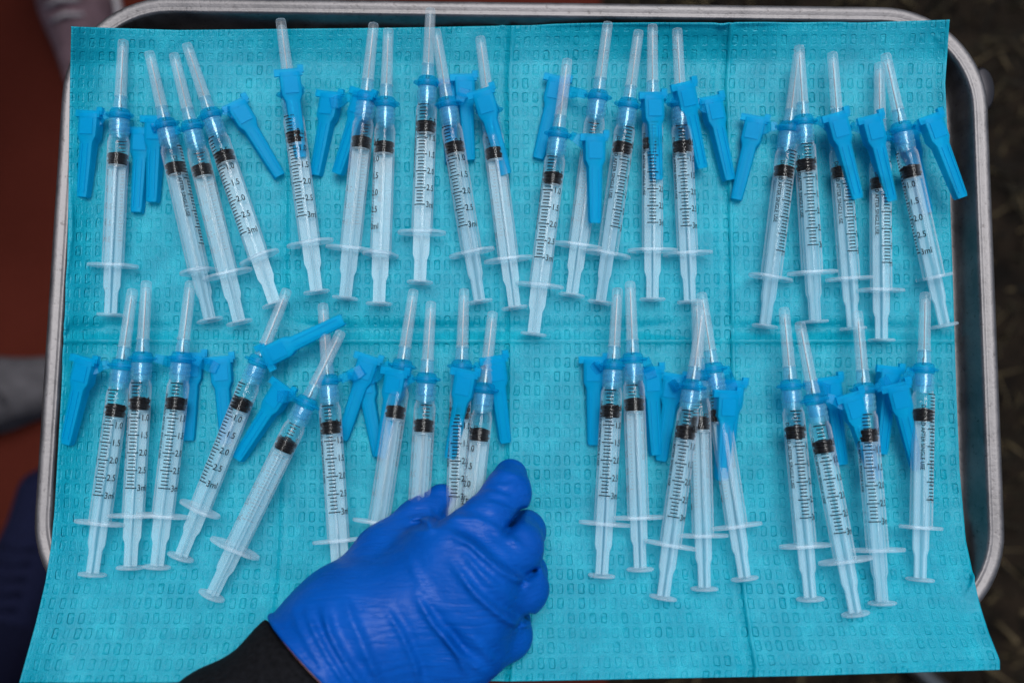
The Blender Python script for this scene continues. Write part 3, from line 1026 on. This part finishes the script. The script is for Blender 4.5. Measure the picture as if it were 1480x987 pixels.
for i, (tip, ref, roll, lift, prol, sh, st, shz, label) in enumerate(ROWS):
    grp = GROUP_A if i < 20 else GROUP_B
    # heights of the axis at the flange and at the hub
    def along(sv):
        k_ = (S_TIP - sv) / (S_TIP - ref[2])
        return pad_height(tip[0] + (ref[0] - tip[0]) * k_, tip[1] + (ref[1] - tip[1]) * k_)
    slope = 0.075 if i < 20 else 0.070
    zf = along(0) + AX + lift
    zh = zf + slope * 78
    tail = along(TB) + 7.0 + lift * 0.5
    if zf - slope * 24.7 < tail:
        slope = (zh - tail) / (78 + 24.7)
        zf = zh - slope * 78
    over = max(along(q) + r_ - (zf + slope * q) for q, r_ in ((0, 7.6), (-12, 4.8), (30, 5.6), (66, 5.6), (78, 6.0), (100, 3.2), (116, 2.8)))
    zf += max(0, over)
    zt = zf + slope * S_TIP
    zr = zf + slope * ref[2]
    a = P(tip[0], tip[1], zt)
    b = P(ref[0], ref[1], zr)
    L = (a - b).length
    want = (S_TIP - ref[2]) * MM
    if abs(L / want - 1) > 0.02:
        print('syringe', i, 'length ratio %.3f' % (L / want))
    d = (a - b).normalized()
    mid = (a + b) / 2
    org = mid - d * ((S_TIP + ref[2]) / 2 * MM)       # axis point at the flange
    xax = d.cross(Vector((0, 0, 1))).normalized()
    zax = xax.cross(d).normalized()
    Mx = Matrix((xax, d, zax)).transposed().to_4x4()
    base = org - zax * (AX * MM)
    Mx.translation = base
    root = link_obj('syringe', None, label=label, cat='syringe', group=grp)
    root.matrix_world = Mx
    ez = Matrix.Translation((0, 0, AX * MM))

    def part(name, parent=root, rolled=None, me=None, dy=0.0):
        o = link_obj(name, me or SY[name], parent)
        if parent is root:
            o.matrix_local = Matrix.Translation((0, dy * MM, 0)) @ ez @ (Matrix.Rotation(R(rolled), 4, 'Y') if rolled else Matrix())
        return o
    br_o = part('barrel', rolled=roll)
    for nm in ('finger_flange', 'graduations', 'figures', 'warning_line'):
        part(nm, br_o)
    jit = random.uniform(-0.55, 0.2)
    pl = part('plunger_rod', rolled=prol, dy=jit)
    part('thumb_rest', pl)
    part('stopper', dy=jit)
    part('liquid')
    part('luer_lock', rolled=random.uniform(0, 360))
    hub = part('needle_hub')
    part('needle')
    cp = part('needle_cap')
    part('cap_skirt', cp)
    # shield, set in the tray and then taken into the syringe's own space
    zb = pad_height(st[0], min(st[1], 850)) * 0.7
    h0 = P(sh[0], sh[1], shz[0] + lift * 0.5 + zb)
    h1 = P(st[0], st[1], shz[1] + lift * 0.5 + zb)
    sx = (h1 - h0).normalized()
    h0 = (h0 + h1) / 2 - sx * (21.3 * MM)
    sy = Vector((0, 0, 1)).cross(sx).normalized()
    sz = sx.cross(sy)
    hub_w = Mx @ Vector((0, 78 * MM, AX * MM))
    toh = (hub_w - h0)
    roll_s = 0.12 * (1 if toh.dot(sy) > 0 else -1) + random.uniform(-0.12, 0.12)
    Ms = Matrix((sx, sy, sz)).transposed().to_4x4() @ Matrix.Rotation(roll_s, 4, 'X')
    Ms.translation = h0
    so = link_obj('safety_shield', SY['safety_shield'], root)
    so.matrix_local = Mx.inverted() @ Ms
    inv = Mx.inverted()
    hl = inv @ (h0 + sx * (5.5 * MM) - sz * (1.5 * MM))
    hub_l = Vector((0, 78 * MM, AX * MM))
    dd = hl - hub_l
    fl_ = Vector((dd.x, 0, dd.z))
    side_dir = Vector((1 if dd.x > 0 else -1, 0, 0))
    start = hub_l + side_dir * (6.2 * MM)
    hv, hf = hinge_vf(start, hl, Vector((0, 0, 1)))
    link_obj('hinge_strap', recalc(mesh_from('hinge_strap', hv, hf, M['hub'], sharp=20)), root)

# ------------------------------------------------------------------ gloved hand, sleeve, bystanders
HP = lambda x, y, z: np.array(P(x, y, z))
wrist = HP(505, 925, 43)
cuff = HP(462, 966, 46)
arm_dir = (cuff - wrist) / np.linalg.norm(cuff - wrist)
arm_dir = np.array([-0.68, -0.70, 0.18]); arm_dir /= np.linalg.norm(arm_dir)
mcp = {'i': HP(650, 796, 50), 'm': HP(690, 838, 56), 'r': HP(690, 888, 52), 'l': HP(668, 938, 44)}
fing = {
    'i': [mcp['i'], HP(701, 757, 43), HP(733, 713, 31), HP(738, 687, 19)],
    'm': [mcp['m'], HP(748, 790, 44), HP(757, 768, 20), HP(728, 760, 10)],
    'r': [mcp['r'], HP(757, 850, 40), HP(760, 828, 17), HP(728, 815, 9)],
    'l': [mcp['l'], HP(734, 918, 33), HP(740, 896, 14), HP(715, 880, 9)],
}
frad = {'i': [13.0, 11.2, 9.6, 8.2], 'm': [13.5, 11.2, 10.0, 9], 'r': [13, 10.8, 9.8, 8.6], 'l': [12.5, 10.6, 9, 8]}
thumb = [HP(520, 880, 34), HP(562, 807, 26), HP(609, 755, 20), HP(638, 721, 14)]
trad = [22, 16.5, 11.5, 7.6]
# fold ridges in the nitrile, polylines in photo pixels: (points, height mm, width mm)
folds = [
    ([(645, 744), (690, 750), (728, 770), (765, 800)], 1.3, 1.9),
    ([(632, 760), (680, 782), (722, 818), (757, 842), (778, 846)], 2.3, 2.0),
    ([(650, 800), (688, 850), (722, 882), (752, 907), (770, 912)], 2.3, 2.1),
    ([(668, 792), (700, 826), (724, 846)], 1.0, 1.5),
    ([(600, 845), (632, 898), (662, 935), (705, 976)], 2.2, 2.0),
    ([(560, 868), (585, 905), (602, 950), (610, 990)], 1.5, 1.8),
    ([(640, 900), (660, 935), (678, 975)], 1.6, 1.9),
    ([(676, 905), (700, 935), (716, 962)], 0.9, 1.7),
    ([(474, 866), (488, 905), (512, 948), (540, 990)], 2.0, 2.3),
    ([(446, 872), (470, 910), (494, 948), (520, 990)], 2.0, 2.0),
    ([(424, 872), (452, 908), (478, 948), (502, 988)], 1.2, 2.0),
    ([(500, 850), (532, 915), (560, 990)], 1.2, 2.2),
    ([(590, 800), (612, 840), (640, 880)], 0.7, 2.2),
    ([(708, 699), (728, 705), (750, 698)], 0.8, 1.3),
    ([(698, 712), (722, 716), (742, 722)], 0.9, 1.3),
    ([(714, 680), (735, 684), (752, 690)], 0.7, 1.2),
    ([(700, 726), (724, 732), (744, 742)], 0.6, 1.3),
    ([(578, 757), (605, 752), (630, 757)], 1.6, 1.6),
    ([(584, 770), (612, 768), (640, 760)], 1.2, 1.6),
    ([(610, 738), (618, 752), (624, 766)], 1.0, 1.4),
    ([(724, 775), (735, 767), (748, 752), (760, 734)], -3.4, 1.8),
    ([(748, 849), (758, 842), (768, 834), (782, 825)], -3.0, 1.6),
    ([(744, 912), (754, 906), (763, 901), (774, 895)], -3.0, 1.6),
    ([(652, 732), (645, 742), (636, 752), (622, 760)], -3.0, 2.0),
]
fold_w = []
for pts, h, w in folds:
    q = np.array([np.array(P(x, y, 58))[:2] for x, y in pts])
    # resample smoothly
    t0 = np.linspace(0, 1, len(q)); tt = np.linspace(0, 1, 24)
    fold_w.append((np.stack([np.interp(tt, t0, q[:, 0]), np.interp(tt, t0, q[:, 1])], -1), h * MM, w * MM))


def palm_sdf(X):
    d = None
    k = 14 * MM
    prim = []
    for key, r0 in (('i', 24), ('m', 25), ('r', 24), ('l', 22)):
        prim.append(cone_sdf(X, wrist, mcp[key], r0 * MM, frad[key][0] * MM))
    prim.append(cone_sdf(X, wrist, thumb[0], 26 * MM, trad[0] * MM))
    prim.append(cone_sdf(X, HP(560, 985, 36), mcp['l'], 21 * MM, 13 * MM))
    prim.append(cone_sdf(X, mcp['i'], mcp['l'], 13 * MM, 12 * MM))
    prim.append(cone_sdf(X, mcp['i'] - np.array([0, 0, 8 * MM]), thumb[1], 12 * MM, 13 * MM))
    prim.append(cone_sdf(X, wrist, cuff + arm_dir * 0.012, 29 * MM, 31.5 * MM))
    d = prim[0]
    for p in prim[1:]:
        d = smin(d, p, k)
    return d


def glove_sdf(X):
    d = palm_sdf(X)
    row = None
    for key in 'mrl':
        pts, rr = fing[key], frad[key]
        q = cone_sdf(X, pts[0], pts[1], rr[0] * MM, rr[1] * MM)
        row = q if row is None else smin(row, q, 9 * MM)
    for a_, b_ in (('m', 'r'), ('r', 'l')):
        row = smin(row, cone_sdf(X, fing[a_][1] * 0.8 + mcp[a_] * 0.2, fing[b_][1] * 0.8 + mcp[b_] * 0.2, 8.6 * MM, 8.4 * MM), 7 * MM)
    d = smin(d, row, 10 * MM)
    for key in 'mrl':
        pts, rr = fing[key], frad[key]
        q = smin(cone_sdf(X, pts[1], pts[2], rr[1] * MM, rr[2] * MM), cone_sdf(X, pts[2], pts[3], rr[2] * MM, rr[3] * MM), 4 * MM)
        d = smin(d, q, 4.5 * MM)
    pts, rr = fing['i'], frad['i']
    c = None
    for j in range(3):
        q = cone_sdf(X, pts[j], pts[j + 1], rr[j] * MM, rr[j + 1] * MM)
        c = q if c is None else smin(c, q, 9 * MM)
    d = smin(d, c, 4.2 * MM)
    c = None
    for j in range(3):
        q = cone_sdf(X, thumb[j], thumb[j + 1], trad[j] * MM, trad[j + 1] * MM)
        c = q if c is None else smin(c, q, 6 * MM)
    d = smin(d, c, 4 * MM)
    # folds stand on the upper side; a shallow valley runs beside each
    up = np.clip((X[..., 2] - (TRAY_Z + 0.012)) / 0.02, 0, 1)
    for q, h, w in fold_w:
        m = (X[..., 0] > q[:, 0].min() - 0.02) & (X[..., 0] < q[:, 0].max() + 0.02) & (X[..., 1] > q[:, 1].min() - 0.02) & (X[..., 1] < q[:, 1].max() + 0.02) & (np.abs(d) < 0.008)
        if not m.any():
            continue
        xy = X[m][:, :2]
        best = np.full(len(xy), 9.0); tb = np.zeros(len(xy)); sg = np.zeros(len(xy))
        for j in range(len(q) - 1):
            a, b = q[j], q[j + 1]
            ab = b - a
            t = np.clip(((xy - a) @ ab) / (ab @ ab), 0, 1)
            v = xy - (a + t[:, None] * ab)
            dist = np.linalg.norm(v, axis=1)
            better = dist < best
            best = np.where(better, dist, best)
            tb = np.where(better, (j + t) / (len(q) - 1), tb)
            sg = np.where(better, np.sign(ab[0] * v[:, 1] - ab[1] * v[:, 0]) * dist, sg)
        env = np.clip(np.minimum(tb, 1 - tb) * 5, 0, 1)
        prof_ = 1.15 * h * np.exp(-(best / (0.75 * w)) ** 2) - 0.6 * h * np.exp(-((sg - 1.6 * w) / (1.1 * w)) ** 2)
        if h < 0:
            prof_ = h * np.exp(-(best / w) ** 2)
        d[m] = d[m] - prof_ * env * up[m]
    pl = (X - cuff) @ arm_dir
    rim = np.sqrt(d ** 2 + (pl + 0.0008) ** 2) - 0.0015
    d = np.maximum(d, pl)
    return np.minimum(d, rim)

allp = np.array([p for k in fing for p in fing[k]] + thumb + [wrist, cuff])
lo = allp.min(0) - 0.040; hi = allp.max(0) + 0.034
lo[2] = TRAY_Z - 0.004
glove_me = sdf_mesh('glove', glove_sdf, lo, hi, 0.0011, M['glove'], origin=tuple(cuff), smooth_it=2)
worker = link_obj('person', None, label='person in black sleeve and blue glove reaching in to pick up a syringe', cat='person')
worker.location = tuple(cuff)
link_obj('glove', glove_me, worker)

shoulder = np.array([-0.40, -0.52, 1.34])
elbow = np.array([-0.36, -0.44, 1.07])
s0 = cuff + arm_dir * 0.0015


def sleeve_sdf(X):
    d = cone_sdf(X, s0 - arm_dir * 0.02, s0 + arm_dir * 0.05, 31.5 * MM, 36 * MM)
    d = smin(d, cone_sdf(X, s0 + arm_dir * 0.05, elbow, 36 * MM, 54 * MM), 0.02)
    d = smin(d, cone_sdf(X, elbow, shoulder, 54 * MM, 68 * MM), 0.03)
    ax = (X - s0) @ arm_dir
    d = d - 0.0012 * np.sin(ax * 210 + 6 * X[..., 0] * 8) - 0.001 * np.sin(ax * 90 + X[..., 1] * 70)
    return np.maximum(d, -ax)

# bodies are standing people; dark clothes
def body(origin, yaw, jacket, trousers, shoe_mat, parent, skip_right_arm=False, sole=None, stance=0.10, feet=None):
    c, s = math.cos(yaw), math.sin(yaw)
    def W(x, y, z):
        return np.array([origin[0] + c * x - s * y, origin[1] + s * x + c * y, z])
    o3 = np.array(parent.location)
    if feet is None:
        feet = [tuple(W(-stance, 0, 0)[:2]), tuple(W(stance, 0, 0)[:2])]
    fwd = W(0, 1, 0) - W(0, 0, 0); rgt = W(1, 0, 0) - W(0, 0, 0)
    def FT(sg, x, y, z):
        f_ = feet[0] if sg < 0 else feet[1]
        return np.array([f_[0], f_[1], z]) + rgt * x + fwd * y
    def legs(X):
        d = None
        for sg in (-1, 1):
            hip = W(sg * 0.09, -0.02, 0.92); ank = FT(sg, 0, -0.02, 0.09); knee = (hip + ank) / 2 + fwd * 0.03
            q = smin(cone_sdf(X, hip, knee, 0.095, 0.070), cone_sdf(X, knee, ank, 0.070, 0.062), 0.03)
            d = q if d is None else smin(d, q, 0.02)
        d = smin(d, cone_sdf(X, W(-0.07, -0.02, 0.97), W(0.07, -0.02, 0.97), 0.115, 0.115), 0.05)
        return np.maximum(d, 0.055 - X[..., 2])
    fa = np.array(feet)
    lo_ = np.array([min(fa[:, 0].min(), origin[0] - 0.2) - 0.16, min(fa[:, 1].min(), origin[1] - 0.2) - 0.16, 0])
    hi_ = np.array([max(fa[:, 0].max(), origin[0] + 0.2) + 0.16, max(fa[:, 1].max(), origin[1] + 0.2) + 0.16, 1.12])
    link_obj('trousers', sdf_mesh('trousers', legs, lo_, hi_, 0.014, trousers, origin=o3), parent)
    def torso(X):
        d = smin(cone_sdf(X, W(-0.07, -0.01, 1.02), W(-0.11, 0.0, 1.36), 0.115, 0.095), cone_sdf(X, W(0.07, -0.01, 1.02), W(0.11, 0.0, 1.36), 0.115, 0.095), 0.08)
        d = smin(d, cone_sdf(X, W(-0.16, 0, 1.40), W(0.16, 0, 1.40), 0.065, 0.065), 0.06)
        d = smin(d, cone_sdf(X, W(0, 0, 1.42), W(0, 0.0, 1.50), 0.075, 0.062), 0.03)
        for sg in (-1, 1):
            if sg == 1 and skip_right_arm:
                continue
            e = W(sg * 0.25, -0.02, 1.14); h = W(sg * 0.24, 0.06, 0.93)
            d = smin(d, smin(cone_sdf(X, W(sg * 0.19, 0, 1.40), e, 0.066, 0.052), cone_sdf(X, e, h, 0.052, 0.042), 0.03), 0.03)
        return d
    lo_ = W(0, 0, 0.84) - np.array([0.42, 0.42, 0]); hi_ = W(0, 0, 0) + np.array([0.42, 0.42, 1.60])
    link_obj('jacket', sdf_mesh('jacket', torso, lo_, hi_, 0.014, jacket, origin=o3), parent)
    def head(X):
        d = ell_sdf(X, W(0, 0.02, 1.64), (0.078, 0.098, 0.118))
        d = smin(d, cone_sdf(X, W(0, 0, 1.48), W(0, 0.01, 1.56), 0.055, 0.052), 0.02)
        d = smin(d, cone_sdf(X, W(0, 0.11, 1.655), W(0, 0.128, 1.625), 0.010, 0.015), 0.015)
        d = smin(d, cone_sdf(X, W(0, 0.07, 1.555), W(0, 0.085, 1.56), 0.030, 0.022), 0.03)
        for sg in (-1, 1):
            d = smin(d, ell_sdf(X, W(sg * 0.082, 0.01, 1.63), (0.012, 0.022, 0.030)), 0.006)
            d = np.maximum(d, -(np.linalg.norm(X - W(sg * 0.031, 0.118, 1.655), axis=-1) - 0.014))
        return d
    lo_ = W(0, 0, 1.42) - np.array([0.17, 0.17, 0]); hi_ = W(0, 0, 0) + np.array([0.17, 0.17, 1.80])
    hd = link_obj('head', sdf_mesh('head', head, lo_, hi_, 0.007, M['skin'], origin=o3), parent)
    def hair(X):
        d = ell_sdf(X, W(0, 0.0, 1.665), (0.092, 0.106, 0.118))
        cut = ((X - W(0, 0.055, 1.67)) @ (W(0, 1, -0.75) - W(0, 0, 0)))
        return np.maximum(d, cut)
    link_obj('hair', sdf_mesh('hair', hair, lo_, hi_, 0.008, M['hair'], origin=o3), parent)
    for sg in (-1, 1):
        x = sg * 0.1
        WW = lambda x_, y_, z_, sg=sg: FT(sg, x_ - sg * 0.1, y_, z_)
        def shoe(X):
            toe, mid, heel = WW(x * 1.25, 0.185, 0.035), WW(x * 1.1, 0.08, 0.045), WW(x, -0.055, 0.045)
            d = smin(cone_sdf(X, heel, mid, 0.040, 0.046), cone_sdf(X, mid, toe, 0.046, 0.036), 0.02)
            d = smin(d, cone_sdf(X, WW(x, -0.03, 0.07), WW(x, -0.02, 0.115), 0.045, 0.048), 0.03)
            d = smin(d, cone_sdf(X, WW(x, 0.0, 0.09), WW(x * 1.15, 0.11, 0.055), 0.042, 0.035), 0.02)
            d = np.maximum(d, 0.018 - X[..., 2])
            return np.maximum(d, X[..., 2] - 0.125)
        b0 = WW(x * 1.1, 0.06, 0)
        so_ = link_obj('shoe', sdf_mesh('shoe', shoe, b0 - np.array([0.19, 0.19, 0.01]), b0 + np.array([0.19, 0.19, 0.15]), 0.006, shoe_mat, origin=o3), parent)
        def sol_(X):
            toe, mid, heel = WW(x * 1.25, 0.185, 0.012), WW(x * 1.1, 0.08, 0.012), WW(x, -0.055, 0.012)
            d = smin(cone_sdf(X, heel, mid, 0.043, 0.049), cone_sdf(X, mid, toe, 0.049, 0.039), 0.02)
            return np.maximum(np.maximum(d, X[..., 2] - 0.024), 0.004 - X[..., 2])
        link_obj('sole', sdf_mesh('sole', sol_, b0 - np.array([0.19, 0.19, 0.01]), b0 + np.array([0.19, 0.19, 0.05]), 0.005, sole or M['white_sole'], origin=o3), so_)
        # laces across the instep
        LV, LF = [], []
        for q in range(5):
            t_ = q / 4
            p0 = WW(x * (1.06 + 0.1 * t_) - 0.022, 0.045 + 0.07 * t_, 0.123 - 0.035 * t_)
            p2 = WW(x * (1.06 + 0.1 * t_) + 0.022, 0.052 + 0.07 * t_, 0.123 - 0.035 * t_)
            p1 = (p0 + p2) / 2 + np.array([0, 0, 0.012])
            vf = tube_vf([p0 - o3, p1 - o3, p2 - o3], 0.003, 6)
            LV, LF = merge((LV, LF), vf)
        link_obj('laces', recalc(mesh_from('laces', LV, LF, sole or M['white_sole'])), so_)

fl_a = PW(8, 925, 0.08); fl_b = PW(330, 1160, 0.08)
body((-0.50, -0.62), R(-14), M['black_cloth'], M['navy_cloth'], M['navy_cloth'], worker, skip_right_arm=True, sole=M['navy_cloth'], feet=[(fl_a.x, fl_a.y), (fl_b.x, fl_b.y)])
lo = np.minimum(np.minimum(s0, elbow), shoulder) - 0.08
hi = np.maximum(np.maximum(s0, elbow), shoulder) + 0.08
link_obj('sleeve', sdf_mesh('sleeve', sleeve_sdf, lo, hi, 0.0040, M['black_cloth'], origin=tuple(cuff), smooth_it=1), worker)


def wrist_sdf(X):
    return np.maximum(cone_sdf(X, wrist, s0 + arm_dir * 0.03, 25 * MM, 28.5 * MM), -((X - cuff) @ arm_dir + 0.012))
link_obj('wrist', sdf_mesh('wrist', wrist_sdf, np.minimum(wrist, s0) - 0.05, np.maximum(wrist, s0) + 0.05, 0.003, M['skin'], origin=tuple(cuff)), worker)

p2 = link_obj('person', None, label='bystander in a dusty pink shoe and dark trousers above the top left corner', cat='person')
foot = PW(96, -70, 0.05)
p2.location = (foot.x, foot.y, 0)
body((foot.x - 0.13, foot.y + 0.06), R(184), M['grey_cloth'], M['navy_cloth'], M['pink_suede'], p2, feet=[(foot.x, foot.y), (foot.x - 0.30, foot.y + 0.12)])
p3 = link_obj('person', None, label='bystander in navy trousers with a grey shoe at the left edge', cat='person')
foot = PW(-110, 585, 0.05)
p3.location = (foot.x, foot.y, 0)
body((foot.x - 0.10, foot.y + 0.02), R(-72), M['blue_cloth'], M['blue_cloth'], M['grey_suede'], p3, sole=M['grey_suede'], feet=[(foot.x - 0.36, foot.y + 0.20), (foot.x, foot.y)])
